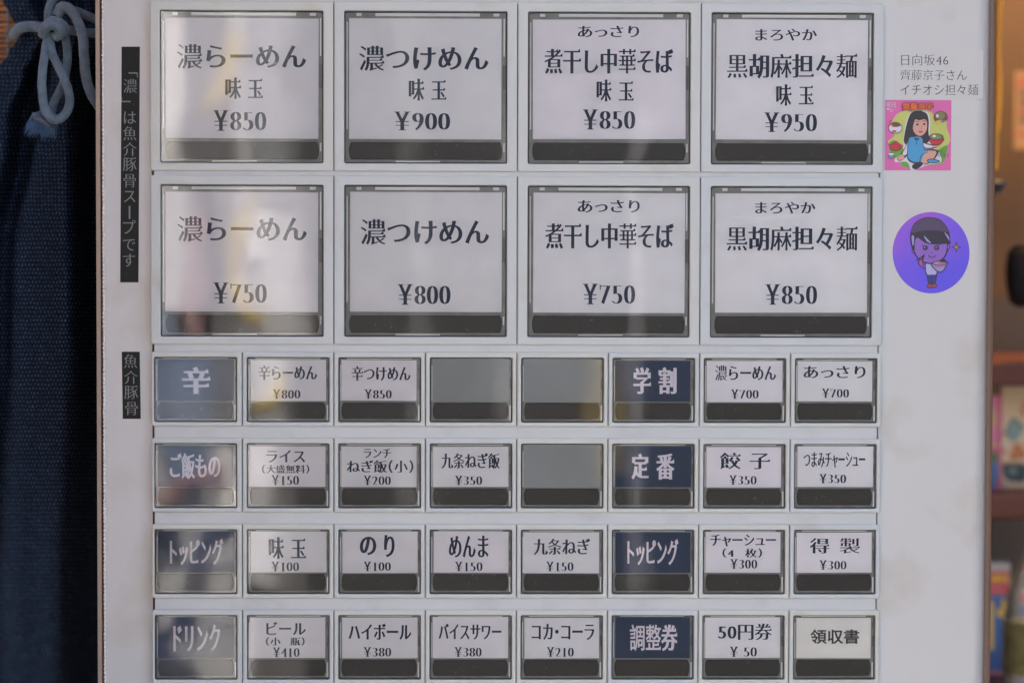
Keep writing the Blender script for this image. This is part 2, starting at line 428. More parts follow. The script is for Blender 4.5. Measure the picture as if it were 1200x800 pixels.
# door skin: left stile, right stile with a wide rounded edge, top and bottom pieces round the opening
mb = MB()
def extr(profile, z0, z1):
    n = len(profile)
    mb.add([(x, y, z0) for x, y in profile]+[(x, y, z1) for x, y in profile], [(i, i+1, n+i+1, n+i) for i in range(n-1)])
rl = .0011
extr([(xl, .03)]+[(xl+rl-rl*math.cos(R(a)), YC+rl-rl*math.sin(R(a))) for a in range(0, 91, 15)]+[(hx0, YC), (hx0, YC+.012)], .55, 1.70)
rr_ = .0062
extr([(hx1, YC+.012), (hx1, YC)]+[(xr-rr_+rr_*math.sin(R(a)), YC+rr_-rr_*math.cos(R(a))) for a in range(0, 91, 9)]+[(xr, .03)], .55, 1.70)
mb.add([(hx0, YC, hz1), (hx1, YC, hz1), (hx1, YC, 1.70), (hx0, YC, 1.70), (hx0, YC+.012, hz1), (hx1, YC+.012, hz1)], [(0, 1, 2, 3), (4, 5, 1, 0)])
mb.add([(hx0, YC, .55), (hx1, YC, .55), (hx1, YC, hz0), (hx0, YC, hz0), (hx0, YC+.012, hz0), (hx1, YC+.012, hz0)], [(0, 1, 2, 3), (3, 2, 5, 4)])
door = mb.build('front_door', M['paint'], machine)
for p in door.data.polygons: p.use_smooth = abs(p.normal.x) > .01 and abs(p.normal.x) < .999
mb = MB(); mb.box(hx0-.001, hx1+.001, YC+.012, YC+.014, hz0-.001, hz1+.001)
mb.build('recess_plate', M['seam'], machine)
# bumpy pale strip, added to imitate glints along the left door edge
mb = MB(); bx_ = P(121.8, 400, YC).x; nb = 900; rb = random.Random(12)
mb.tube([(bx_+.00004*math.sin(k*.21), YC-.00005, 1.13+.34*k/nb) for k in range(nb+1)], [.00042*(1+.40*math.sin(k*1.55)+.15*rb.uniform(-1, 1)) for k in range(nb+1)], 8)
mb.build('edge_glints', M['glint'], machine, True)
# cabinet behind the door
cxl, cxr = P(114.6, 400, .004).x, P(1163.5, 400, .012).x
mb = MB(); mb.box(cxl, P(119.3, 400, .004).x, .0022, .32, .55, 1.70); mb.build('cabinet_edge', M['trim'], machine)
mb = MB(); mb.bevbox(xl-.0006, cxr, .0100, .32, .55, 1.70, .0015); mb.build('cabinet', M['side'], machine)
mb = MB(); mb.box(cxl+.02, cxr-.02, .03, .30, 0, .55); mb.build('plinth', M['dark_wood'], machine)
ZTOP = {1: .115366, 2: .05465, 3: -.005722, 4: -.035992, 5: -.066315, 6: -.096609}   # top edge of the windows
# rails showing between the rows, with a narrow slot at either end
def row_span(r):
    t = Z0+ZTOP[r]; return (t+11*U, t-186.3*U) if r < 3 else (t+6.5*U, t-81*U)
for r in range(1, 7):
    lo = row_span(r)[1]; hi_ = row_span(r+1)[0] if r < 6 else lo-10*U
    mb = MB(); mb.box(P(181, 455, YR).x, P(1027.9, 455, YR).x, YR, YR+.006, hi_-1.2*U, lo+1.2*U); mb.build('button_rail', M['rail'], machine)
def button(row, c0, big, label, card, items, price, note=None):
    """one button: frame ring (the part) with its sub-parts"""
    zt = Z0+ZTOP[row]
    cells = 2 if big else 1
    xa = X0+DX*c0; xb = X0+DX*(c0+cells)
    if big: mt, mbm, ml, hh = 11*U, 9.3*U, 12.2*U, 177*U
    else: mt, mbm, ml, hh = 6.5*U, 5.0*U, 5.2*U, 76*U
    wl, wr = xa+ml, xb-ml
    if row in (3, 4, 5, 6):
        if c0 == 0: wl -= 1.0*U; wr -= 1.0*U
    fl = xa+.45*U; fr_ = xb-.45*U
    if c0 == 0: fl = xa+(1.4*U if not big else .8*U)
    if c0+cells == 8: fr_ = xb-.3*U
    wt = zt; wb = zt-hh; ft = zt+mt; fb = wb-mbm
    cr = [.5*U]*4
    if c0 == 0: cr[0] = cr[3] = 3*U
    if c0+cells == 8: cr[1] = cr[2] = 3.5*U
    bv = 1.3*U; n = 4; ir = 2.2*U
    def inset(r, d): return tuple(max(x-d, .2*U) for x in r)
    mb = MB()
    jy = rnd.uniform(-.00006, .00006)
    mb.loops([(rrect(fl, fr_, fb, ft, cr, n), .0040), (rrect(fl, fr_, fb, ft, cr, n), YF+bv+jy),
              (rrect(fl+.3*bv, fr_-.3*bv, fb+.3*bv, ft-.3*bv, inset(cr, .3*bv), n), YF+.3*bv+jy),
              (rrect(fl+bv, fr_-bv, fb+bv, ft-bv, inset(cr, bv), n), YF+jy),
              (rrect(wl-1.2*U, wr+1.2*U, wb-1.2*U, wt+1.2*U, ir+1.2*U, n), YF+jy),
              (rrect(wl-.4*U, wr+.4*U, wb-.4*U, wt+.4*U, ir+.4*U, n), YF+.35*U+jy),
              (rrect(wl, wr, wb, wt, ir, n), YF+1.2*U+jy), (rrect(wl, wr, wb, wt, ir, n), .0042)])
    f = mb.build('menu_button', M['frame'], machine); f['label'] = label
    # body behind the clear cover
    g = .35*U
    mb = MB(); mb.loops([(rrect(wl+.1*U, wr-.1*U, wb+.1*U, wt-.1*U, ir, n), .0041), (rrect(wl+.1*U, wr-.1*U, wb+.1*U, wt-.1*U, ir, n), .0030)], True)
    mb.loops([(rrect(wl+g, wr-g, wb+g, wt-g, ir-.5*U, n), .0030), (rrect(wl+g, wr-g, wb+g, wt-g, ir-.5*U, n), .0018), (rrect(wl+U+g, wr-U-g, wb+U+g, wt-U-g, ir-U, n), .0014)], True, mi=1)
    mb.build('button_body', [M['gap'], M['body']], f)
    yb = .0014
    # slots and latches moulded into the body
    class SB(MB):
        nm = 'slot'; mt = 'body2'
        def box(s_, *k):
            q = MB(); q.box(*k); q.build(s_.nm, M[s_.mt], f)
    mb = SB()
    if big:
        for a_, b_ in ((14, 20), (36, 158), (174, 181)):
            mb.box(wl+a_*U, wl+b_*U, yb-.0003, yb+.0002, wt-5.4*U, wt-2.0*U)
        mb.box(wr-4.3*U, wr-2.6*U, yb-.00025, yb+.0002, wt-52*U, wt-8*U); mb.box(wr-4.3*U, wr-2.6*U, yb-.00025, yb+.0002, wb+14*U, wb+24*U)
        mb.box(wl+2.6*U, wl+3.8*U, yb-.00025, yb+.0002, wb+40*U, wt-12*U)
        mb.box(wl+60*U, wl+112*U, yb-.0002, yb+.0002, wb+1.6*U, wb+3.2*U)
    else:
        mb.box(wl+10*U, wl+86*U, yb-.0002, yb+.0002, wt-2.2*U, wt-1.0*U)
        mb.box(wr-3.4*U, wr-1.6*U, yb-.0002, yb+.0002, wb+2*U, wb+20*U); mb.box(wl+.8*U+1.2*U, wl+2.9*U, yb-.0002, yb+.0002, wb+25*U, wt-9*U)
    mb.nm = 'latch'; mb.mt = 'latch'
    if big: mb.box(wr-5.0*U, wr-1.6*U, yb-.00035, yb+.0002, wt-90*U, wt-62*U)
    else: mb.box(wr-3.2*U, wr-1.2*U, yb-.0003, yb+.0002, wt-37*U, wt-24*U); mb.box(wr-3.4*U, wr-2.2*U, yb-.0003, yb+.0002, wt-16*U, wt-8*U)
    # card
    if big: ca = (wl+6*U, wr-6*U, wb+(177-148)*U, wt-8*U)
    else: ca = (wl+3.8*U, wr-4.4*U, wb+24.8*U, wt-3.2*U)
    j = lambda s=.5: rnd.uniform(-s, s)*U
    an = R(rnd.uniform(-.25, .25))
    cx_, cz_ = (ca[0]+ca[1])/2+j(.7), (ca[2]+ca[3])/2+j(.4)
    hw, hz = (ca[1]-ca[0])/2+j(.4), (ca[3]-ca[2])/2+j(.4)
    def rot(x, z): return (cx_+x*math.cos(an)-z*math.sin(an), cz_+x*math.sin(an)+z*math.cos(an))
    yk = .00105
    if card == 'blank':
        mb = MB(); mb.loops([(rrect(ca[0]-U, ca[1]+U, ca[2]-U, ca[3]+2*U, U, n), yb), (rrect(ca[0]-U, ca[1]+U, ca[2]-U, ca[3]+2*U, U, n), yk)], True)
        mb.build('blank_insert', M['blank'], f)
    else:
        cs = [rot(-hw, -hz), rot(hw, -hz), rot(hw, hz), rot(-hw, hz)]
        mb = MB(); mb.loops([(cs, yk+.0002), (cs, yk)], True)
        mb.build('card', M[card], f)
    # lamp window: dark bar with bulging ends
    if big: b0, b1, t0, t1, sag = wl+5.5*U, wr-5.5*U, wb+(177-172.3)*U, wb+(177-152)*U, 2.4*U
    else: b0, b1, t0, t1, sag = wl+3.6*U, wr-4.6*U, wb+3.8*U, wb+23*U, 2.2*U
    def bar(d):
        pts = []; N_ = 8
        for k in range(N_+1):
            t = -1+2*k/N_; pts.append((b1-d-sag*(t*t)**1.3, (t0+t1)/2+t*((t1-t0)/2-d)))
        for k in range(N_+1):
            t = 1-2*k/N_; pts.append((b0+d+sag*(t*t)**1.3, (t0+t1)/2+t*((t1-t0)/2-d)))
        return pts
    mb = MB(); mb.loops([(bar(0), yb), (bar(0), .00105), (bar(.8*U), .00085)], True); mb.build('lamp_window', M['bar'], f)
    # lettering
    if items:
        mat = M['white_ink'] if card == 'navy' else (M['inkdark'] if card == 'card_plain' else M['ink'])
        text_px('lettering', items, yk-.00004, mat, f)
        if price: text_px('price', [(*price, 'price')], yk-.00004, mat, f)
    # clear cover with a softly bevelled edge, each seated a hair differently
    tx, tz = R(rnd.gauss(0, .09)), R(rnd.gauss(0, .11))
    cxm, czm = (wl+wr)/2, (wt+wb)/2
    def tl(pts, y): return [(x, y+(x-cxm)*math.tan(tx)+(z-czm)*math.tan(tz), z) for x, z in pts]
    g = .5*U
    lp = [tl(rrect(wl+g, wr-g, wb+g, wt-g, ir, n), .0009), tl(rrect(wl+g, wr-g, wb+g, wt-g, ir, n), .00055),
          tl(rrect(wl+g+.9*U, wr-g-.9*U, wb+g+.9*U, wt-g-.9*U, ir, n), .0003)]
    V = [p for l in lp for p in l]; nn = len(lp[0]); F = []
    for k in range(2):
        for i in range(nn): F.append((k*nn+i, k*nn+(i+1) % nn, (k+1)*nn+(i+1) % nn, (k+1)*nn+i))
    F.append(tuple(2*nn+i for i in range(nn)))
    obj('clear_cover', V, F, M['cover'], f)
    return f

T_, K_ = 'title', 'kana'
AJ = lambda a, b: [('味', a[0], a[1], a[2], a[3], T_), ('玉', b[0], b[1], b[2], b[3], T_)]
BIG = [
 (1, 0, [('濃らーめん', 207.5, 52, 358.7, 81, T_)]+AJ((264, 91, 282.5, 116), (290.5, 92, 308, 115)), ('¥850', 250, 129.5, 312, 153.5), '濃らーめん 味玉 ¥850'),
 (1, 2, [('濃つけめん', 421, 54, 572.5, 83.5, T_)]+AJ((479, 92.5, 497, 118), (505.5, 93.5, 523, 117)), ('¥900', 462, 131, 527.5, 153), '濃つけめん 味玉 ¥900'),
 (1, 4, [('あっさり', 677, 30.5, 749, 44, K_), ('煮干し中華そば', 638, 57.5, 789, 87, T_)]+AJ((699, 93.5, 716.5, 119), (725, 95, 742.5, 118)), ('¥850', 683, 128.5, 744.5, 152), 'あっさり 煮干し中華そば 味玉 ¥850'),
 (1, 6, [('まろやか', 885, 34, 957.5, 48, K_), ('黒胡麻担々麺', 852, 63, 1004.6, 92.5, T_)]+AJ((909.5, 99, 927.5, 124), (936, 100, 953.5, 122.5)), ('¥950', 895.5, 132, 957.5, 155), 'まろやか 黒胡麻担々麺 味玉 ¥950'),
 (2, 0, [('濃らーめん', 208, 253.5, 359.6, 283.5, T_)], ('¥750', 250, 331, 312.6, 355.5), '濃らーめん ¥750'),
 (2, 2, [('濃つけめん', 422.8, 257, 573.3, 287, T_)], ('¥800', 466, 333, 528, 357), '濃つけめん ¥800'),
 (2, 4, [('あっさり', 677, 234.5, 749.7, 249, K_), ('煮干し中華そば', 639, 261.7, 789.6, 291.7, T_)], ('¥750', 683, 332.5, 744.4, 356.5), 'あっさり 煮干し中華そば ¥750'),
 (2, 6, [('まろやか', 885, 236.5, 955.7, 250.4, K_), ('黒胡麻担々麺', 851.5, 265, 1005, 294.5, T_)], ('¥850', 896.7, 333, 957.6, 357), 'まろやか 黒胡麻担々麺 ¥850'),
]
for row, c0, items, price, txt in BIG:
    button(row, c0, True, 'large menu button with a white card reading '+txt, 'card', items, price)
B_ = 'bold'
SMALL = [
 (3, 0, 'navy', [('辛', 213, 429.6, 246.4, 461.4, B_)], None, '辛'),
 (3, 1, 'card', [('辛らーめん', 303, 427.6, 371.6, 445, T_)], ('¥800', 319.6, 456, 352, 467), '辛らーめん ¥800'),
 (3, 2, 'card', [('辛つけめん', 412, 428.6, 481, 446, T_)], ('¥850', 427, 456, 459, 467), '辛つけめん ¥850'),
 (3, 3, 'blank', [], None, ''), (3, 4, 'blank', [], None, ''),
 (3, 5, 'navy', [('学', 742, 430, 763, 461.4, B_), ('割', 771.6, 430, 793, 461.4, B_)], None, '学割'),
 (3, 6, 'card', [('濃らーめん', 838, 428, 909.6, 446, T_)], ('¥700', 856.4, 456, 889, 467), '濃らーめん ¥700'),
 (3, 7, 'card', [('あっさり', 941.6, 428.6, 1014.4, 443, K_)], ('¥700', 963, 455, 995, 466), 'あっさり ¥700'),
 (4, 0, 'navy', [('ご飯もの', 199, 530.4, 258.4, 561.6, B_)], None, 'ご飯もの'),
 (4, 1, 'card', [('ライス', 312, 527, 357.6, 541.6, T_), ('（大盛無料）', 307, 544.2, 362.4, 554.6, T_)], ('¥150', 318, 556.4, 350.4, 568), 'ライス (大盛無料) ¥150'),
 (4, 2, 'card', [('ランチ', 426, 525.4, 458.4, 536.4, T_), ('ねぎ飯（小）', 406.4, 538.6, 484.4, 554, T_)], ('¥200', 426, 557, 458, 568), 'ランチ ねぎ飯(小) ¥200'),
 (4, 3, 'card', [('九条ねぎ飯', 517.4, 530.4, 585.6, 549.4, T_)], ('¥350', 533, 557, 565, 568), '九条ねぎ飯 ¥350'),
 (4, 4, 'blank', [], None, ''),
 (4, 5, 'navy', [('定', 740, 531, 760.6, 561.6, B_), ('番', 769, 531, 790.4, 561.6, B_)], None, '定番'),
 (4, 6, 'card', [('餃', 843.6, 530, 868, 549.4, T_), ('子', 878.4, 531, 902.4, 549.4, T_)], ('¥350', 854.4, 556.6, 886.6, 567.6), '餃子 ¥350'),
 (4, 7, 'card', [('つまみチャーシュー', 941.6, 529.4, 1014, 548, T_)], ('¥350', 960, 555, 991.6, 566), 'つまみチャーシュー ¥350'),
 (5, 0, 'navy', [('トッピング', 199, 630.4, 261.6, 662, B_)], None, 'トッピング'),
 (5, 1, 'card', [('味', 315, 629, 332.4, 654.4, T_), ('玉', 341, 630, 358.4, 653.5, T_)], ('¥100', 318, 657.6, 350.4, 669), '味玉 ¥100'),
 (5, 2, 'card', [('の', 421.6, 628.4, 441, 650, B_), ('り', 450, 626.4, 462.4, 652.4, B_)], ('¥100', 426, 657.6, 458, 668.6), 'のり ¥100'),
 (5, 3, 'card', [('めんま', 526, 627, 572.4, 653, T_)], ('¥150', 533, 657.6, 565.4, 668.8), 'めんま ¥150'),
 (5, 4, 'card', [('九条ねぎ', 625.4, 630.4, 691.6, 650, T_)], ('¥150', 640, 657.6, 672, 668.8), '九条ねぎ ¥150'),
 (5, 5, 'navy', [('トッピング', 735, 631, 795, 662, B_)], None, 'トッピング'),
 (5, 6, 'card', [('チャーシュー', 832.4, 625.6, 909.4, 640, T_), ('（4　枚）', 846.6, 642, 893, 653, T_)], ('¥300', 855.6, 654.6, 887.4, 666), 'チャーシュー (4枚) ¥300'),
 (5, 7, 'card', [('得', 949, 630, 972, 648, T_), ('製', 984, 630, 1007.6, 648.4, T_)], ('¥300', 960, 656, 992, 667), '得製 ¥300'),
 (6, 0, 'navy', [('ドリンク', 203, 730.6, 258, 763.4, B_)], None, 'ドリンク'),
 (6, 1, 'card', [('ビール', 312, 728, 358.4, 743.6, T_), ('（小　瓶）', 311.6, 746, 357, 756, T_)], ('¥410', 319.6, 758, 351, 769.4), 'ビール (小瓶) ¥410'),
 (6, 2, 'card', [('ハイボール', 408.4, 730, 482, 749, T_)], ('¥380', 426, 757.6, 458.4, 769), 'ハイボール ¥380'),
 (6, 3, 'card', [('バイスサワー', 514, 730, 587.6, 749, T_)], ('¥380', 532.4, 757.6, 564.4, 769), 'バイスサワー ¥380'),
 (6, 4, 'card', [('コカ・コーラ', 623, 730.4, 696.4, 749.4, T_)], ('¥210', 640.6, 757.6, 672.4, 769), 'コカ・コーラ ¥210'),
 (6, 5, 'navy', [('調整券', 738, 731, 794, 762.4, B_)], None, '調整券'),
 (6, 6, 'card', [('50円券', 841.6, 730, 904.4, 749.4, T_)], ('¥ 50', 855, 757, 887, 769), '50円券 ¥50'),
 (6, 7, 'card_plain', [('領収書', 949.6, 736.6, 1007, 754, 'gothic')], None, '領収書'),
]
pos = {1: 'second', 2: 'third'}
for row, c, card, items, price, txt in SMALL:
    if card == 'blank':
        lb = 'small grey blank menu button ' + {(3, 3): 'right of 辛つけめん', (3, 4): 'left of 学割', (4, 4): 'left of 定番'}[(row, c)]
    elif card == 'navy':
        lb = 'small navy heading button reading '+txt+' in white'
        if txt == 'トッピング': lb += ', at the left end of its row' if c == 0 else ', in the right half of its row'
    elif card == 'card_plain': lb = 'small receipt button with a white card reading '+txt+' in black'
    else: lb = 'small menu button with a white card reading '+txt
    button(row, c, False, lb, card, items, price)

# ------------------------------------------------------------------ flat prints stuck on the door
class Draw:
    """flat printed shapes on a plane, each layer a hair above the one below"""
    def __init__(s, y, mats, fx): s.y = y; s.k = 0; s.mb = MB(); s.mats = mats; s.fx = fx
    def poly(s, pts, mi, smooth=0):
        if smooth:
            q = [Vector((a, b, 0)) for a, b in pts]; q = q+q[:1]
            q = [q[-2]]+q+[q[1]]; o = []
            for i in range(1, len(q)-2):
                for t in [k/smooth for k in range(smooth)]:
                    v = .5*((2*q[i])+(q[i+1]-q[i-1])*t+(2*q[i-1]-5*q[i]+4*q[i+1]-q[i+2])*t*t+(3*q[i]-q[i-1]-3*q[i+1]+q[i+2])*t**3)
                    o.append((v.x, v.y))
            pts = o
        s.k += 1; y = s.y-s.k*6e-6
        s.mb.add([P(*s.fx(a, b), y) for a, b in pts], [tuple(range(len(pts)))], mi)
    def ell(s, cx, cy, rx, ry, mi, a0=0, a1=360, n=24):
        s.poly([(cx+rx*math.cos(R(a0+(a1-a0)*k/n)), cy+ry*math.sin(R(a0+(a1-a0)*k/n))) for k in range(n+(0 if a1-a0 >= 360 else 1))], mi)
    def line(s, pts, w, mi, sm=6):
        q = [Vector((a, b, 0)) for a, b in pts]
        if len(q) > 2: q = spline(q, sm)
        L = []; Rr = []
        for i, p in enumerate(q):
            t = (q[min(i+1, len(q)-1)]-q[max(i-1, 0)]).normalized(); nrm = Vector((-t.y, t.x, 0))
            ww = w/2*(1 if 0 < i < len(q)-1 else .6)
            L.append(p+nrm*ww); Rr.append(p-nrm*ww)
        s.k += 1; y = s.y-s.k*6e-6; n = len(q)
        s.mb.add([P(*s.fx(v.x, v.y), y) for v in L+Rr], [(i, i+1, n+i+1, n+i) for i in range(n-1)], mi)

def pm(name, r, g, b, rough=.4): return pmat(name, tuple(c*.78+.02 for c in srgb(r, g, b)[:3]), rough)
# square sticker -----------------------------------------------------
YS = YC-.00012
c1 = [pm('sticker_pink', 232, 110, 178), pm('sticker_lime', 205, 213, 110), pm('sticker_green', 110, 175, 60), pm('sticker_black', 38, 34, 40), pm('sticker_skin', 222, 170, 150),
      pm('sticker_blue', 70, 165, 215), pm('sticker_white', 225, 225, 230), pm('sticker_red', 205, 40, 60), pm('sticker_orange', 250, 110, 40), pm('sticker_brown', 120, 80, 60),
      pm('sticker_olive', 130, 130, 80), pm('sticker_teal', 100, 150, 170), pm('sticker_yellow', 235, 200, 70)]
a0_, b0_ = P(1036.8, 199.6, YS), P(1115, 117.6, YS)
mb = MB(); mb.box(a0_.x, b0_.x, YS, YC+.00005, a0_.z, b0_.z)
st = mb.build('sticker', c1[0], machine); st['label'] = 'square pink sticker of a black haired girl in a blue dress holding a bowl'
d = Draw(YS, c1, lambda a, b: (1020+a/5, 50+b/5))
d.poly([(150, 425), (200, 400), (270, 385), (340, 395), (385, 440), (440, 460), (450, 505), (468, 560), (455, 600), (440, 640), (430, 700), (390, 715), (330, 720), (260, 738), (190, 725), (170, 690), (125, 660), (110, 610), (105, 575), (140, 545), (125, 480)], 1, 4)
d.poly([(108, 590), (150, 575), (210, 640), (300, 700), (380, 640), (450, 600), (448, 640), (430, 700), (390, 715), (330, 720), (260, 738), (190, 725), (170, 690), (125, 660)], 2, 3)
W_, K2, SK, BL = 6, 3, 4, 5
# white keyline then hair
d.poly([(210, 460), (240, 405), (285, 392), (335, 410), (350, 460), (348, 540), (352, 590), (400, 640), (415, 700), (340, 715), (290, 735), (240, 748), (215, 700), (150, 700), (145, 680), (190, 640), (195, 560)], W_, 4)
d.poly([(215, 470), (240, 412), (285, 400), (328, 415), (342, 460), (340, 520), (345, 570), (330, 590), (300, 610), (240, 615), (200, 590), (198, 550)], K2, 4)
d.poly([(226, 560), (205, 610), (178, 650), (155, 680), (170, 694), (200, 680), (235, 625)], K2, 3)
d.poly([(226, 564), (208, 612), (188, 650), (205, 660), (232, 622)], W_, 3)
d.poly([(178, 655), (158, 680), (170, 690), (198, 682), (196, 664)], SK, 3)
d.poly([(222, 560), (250, 548), (300, 552), (318, 600), (322, 625), (372, 625), (400, 640), (370, 690), (320, 715), (245, 705), (216, 680), (216, 630)], K2, 3)
d.poly([(226, 564), (250, 554), (298, 556), (312, 600), (318, 630), (350, 640), (310, 690), (260, 700), (222, 678), (220, 632)], BL, 3)
d.poly([(325, 640), (370, 634), (388, 645), (360, 690), (315, 712), (295, 706)], SK, 3)
d.poly([(330, 690), (360, 680), (405, 692), (398, 704), (350, 706)], K2, 3); d.poly([(335, 692), (360, 685), (398, 694), (392, 700), (350, 702)], BL, 3)
d.poly([(246, 735), (252, 712), (300, 700), (306, 715), (272, 742)], K2, 3)
d.poly([(306, 585), (330, 590), (372, 600), (398, 594), (400, 606), (370, 622), (318, 620)], K2, 3); d.poly([(310, 590), (335, 598), (362, 604), (362, 616), (320, 615)], W_, 3)
d.poly([(364, 604), (398, 597), (416, 590), (405, 606), (372, 616)], SK, 3)
d.poly([(252, 470), (258, 440), (320, 440), (332, 480), (326, 520), (300, 545), (270, 540), (250, 510)], SK, 4)
d.poly([(246, 500), (246, 440), (270, 412), (300, 408), (332, 430), (336, 470), (320, 450), (285, 456), (262, 452)], K2, 3)
d.ell(275, 480, 8, 6, K2); d.ell(315, 478, 8, 6, K2); d.line([(264, 465), (276, 461), (287, 465)], 3, K2); d.line([(304, 463), (316, 459), (326, 463)], 3, K2)
d.poly([(280, 518), (296, 520), (310, 516), (300, 528), (288, 528)], 7, 2); d.line([(297, 490), (301, 504), (295, 506)], 2, 9)
d.poly([(258, 556), (272, 562), (284, 558), (284, 572), (272, 568), (260, 572)], K2); d.line([(272, 566), (270, 600)], 4, K2)
d.line([(288, 700), (300, 660), (340, 640)], 3, K2)
# bowl in the hand
d.poly([(343, 560), (350, 585), (370, 602), (400, 602), (422, 585), (429, 560)], K2, 3); d.poly([(348, 566), (356, 588), (374, 598), (400, 597), (418, 584), (424, 564)], 7, 3)
d.ell(386, 553, 43, 20, K2); d.ell(386, 553, 38, 16, 10); d.ell(374, 548, 12, 7, 6); d.ell(396, 556, 12, 6, 2)
# small pictures of dishes
d.ell(146, 500, 42, 34, K2); d.ell(146, 500, 38, 30, 6); d.ell(146, 482, 34, 13, 9); d.ell(140, 520, 14, 6, 7); d.ell(122, 488, 8, 6, 12); d.line([(108, 470), (122, 455)], 8, 7)
d.ell(412, 438, 42, 38, 9); d.ell(410, 428, 28, 22, 10); d.ell(415, 466, 34, 12, 12); d.ell(425, 462, 14, 8, 11); d.ell(392, 430, 8, 10, 6)
# teapot, cup
d.ell(148, 610, 34, 26, K2); d.ell(148, 610, 30, 22, 7); d.line([(118, 608), (100, 590)], 9, 7, 2); d.ell(148, 583, 12, 7, 7); d.line([(176, 600), (188, 604), (180, 622)], 6, 7)
d.ell(122, 664, 20, 18, K2); d.ell(122, 666, 17, 14, 11); d.ell(122, 654, 17, 6, 6)
# worn white seal
for a_ in (96, 104, 112, 128, 140): d.line([(a_, 352), (a_, 374)], 4, 6)
for b_ in (350, 362, 375): d.line([(94, b_), (146, b_)], 3, 6)
d.line([(148, 348), (148, 388)], 3, 6); d.ell(104, 390, 8, 5, 6); d.line([(120, 384), (122, 402)], 4, 6); d.line([(114, 402), (134, 402)], 4, 6); d.line([(132, 382), (134, 396)], 3, 6)
pic = d.mb.build('printed_picture', c1, st)
yt = YS-.00060
for i_, (ddx, ddy) in enumerate(((-1.0, 0), (1.0, 0), (0, -1.0), (0, 1.0), (.7, .7), (-.7, -.7), (.7, -.7), (-.7, .7))):
    pass
STYLE['outline'] = (.075, -.075, 0); STYLE['fat'] = (.022, -.022, 0)
text_px('lettering', [('齊藤京子', 1056.6, 119.6, 1094.6, 130.4, 'outline')], yt, c1[9], st)
text_px('lettering', [('齊藤京子', 1057.6, 120.6, 1093.6, 129.4, 'fat')], yt-.00004, c1[8], st)
text_px('lettering', [('ラーメン', 1097, 175.6, 1107, 179.4, 'tape'), ('大好きっ！', 1098.5, 179.8, 1112, 184, 'tape')], yt, c1[3], st)

# round sticker ------------------------------------------------------
def holo():
    m_ = bpy.data.materials.new('sticker_holographic'); m_.use_nodes = True; t = m_.node_tree; b = t.nodes['Principled BSDF']
    tc = t.nodes.new('ShaderNodeTexCoord'); n = t.nodes.new('ShaderNodeTexNoise'); n.inputs['Scale'].default_value = 22; n.inputs['Detail'].default_value = 3
    rp = t.nodes.new('ShaderNodeValToRGB'); e = rp.color_ramp.elements
    e[0].position = .30; e[0].color = srgb(165, 95, 205); e[1].position = .68; e[1].color = srgb(95, 85, 225)
    k = e.new(.48); k.color = srgb(125, 90, 220)
    t.links.new(tc.outputs['Object'], n.inputs['Vector']); t.links.new(n.outputs[0], rp.inputs[0]); t.links.new(rp.outputs[0], b.inputs['Base Color'])
    b.inputs['Roughness'].default_value = .3; b.inputs['Thin Film Thickness'].default_value = 380; b.inputs['Specular IOR Level'].default_value = .6
    return m_
c2 = [holo(), pm('decal_black', 36, 30, 52), pm('decal_hair', 82, 66, 100), pm('decal_skin', 150, 105, 205), pm('decal_white', 190, 190, 232), pm('decal_denim', 45, 50, 135),
      pm('decal_shoe', 160, 75, 80), pm('decal_gold', 175, 150, 90), pm('decal_soup', 175, 120, 150), pm('decal_lilac', 165, 160, 215), pm('decal_rose', 205, 90, 170)]
f2 = lambda a, b: (1030+a/6.667, 235+b/6.667)
mb = MB(); circ = [P(*f2(407.5+300.5*math.cos(2*math.pi*k/72), 407.5+317.5*math.sin(2*math.pi*k/72)), YS) for k in range(72)]
mb.loops([([(p.x, p.z) for p in circ], YC+.00005), ([(p.x, p.z) for p in circ], YS)], True)
s2 = mb.build('sticker', c2[0], machine); s2['label'] = 'round violet holographic sticker of a cartoon cook in a cap holding a bowl'
d = Draw(YS, c2, f2)
# body
d.poly([(362, 490), (372, 585), (452, 582), (458, 490), (410, 478)], 1, 3); d.poly([(368, 494), (378, 578), (446, 576), (450, 492), (410, 484)], 4, 3)
d.poly([(372, 580), (385, 655), (444, 655), (455, 578)], 1); d.poly([(378, 582), (390, 650), (411, 650), (414, 600), (420, 650), (439, 650), (448, 580)], 5)
d.ell(398, 668, 26, 17, 1); d.ell(430, 666, 26, 17, 1); d.ell(397, 666, 20, 12, 6); d.ell(432, 665, 20, 12, 6)
for b_ in (520, 545, 570): d.ell(412, b_, 3.5, 3.5, 10)
# head
d.poly([(258, 250), (262, 380), (300, 450), (360, 490), (420, 494), (490, 470), (530, 420), (548, 340), (540, 240), (400, 170)], 1, 5)
d.poly([(266, 250), (276, 380), (308, 445), (365, 480), (420, 484), (482, 462), (520, 415), (532, 335), (532, 240), (400, 180)], 3, 5)
d.ell(268, 385, 12, 26, 1); d.ell(270, 385, 8, 20, 3); d.ell(544, 362, 10, 24, 1); d.ell(542, 362, 6, 18, 3)
d.poly([(250, 350), (245, 260), (275, 180), (340, 138), (410, 130), (480, 150), (530, 205), (552, 260), (556, 330), (530, 338), (420, 342), (360, 330), (300, 290), (280, 330), (278, 400)], 1, 5)
d.poly([(258, 250), (262, 210), (300, 162), (360, 140), (420, 138), (480, 158), (520, 200), (540, 245), (480, 238), (400, 232), (320, 240)], 2, 5)
d.poly([(350, 275), (375, 320), (408, 332), (380, 300)], 9, 3); d.poly([(255, 275), (262, 350), (272, 340), (275, 280)], 9, 2); d.poly([(510, 245), (545, 280), (550, 315), (525, 275)], 9, 2)
d.poly([(440, 330), (558, 318), (562, 334), (500, 336)], 1)
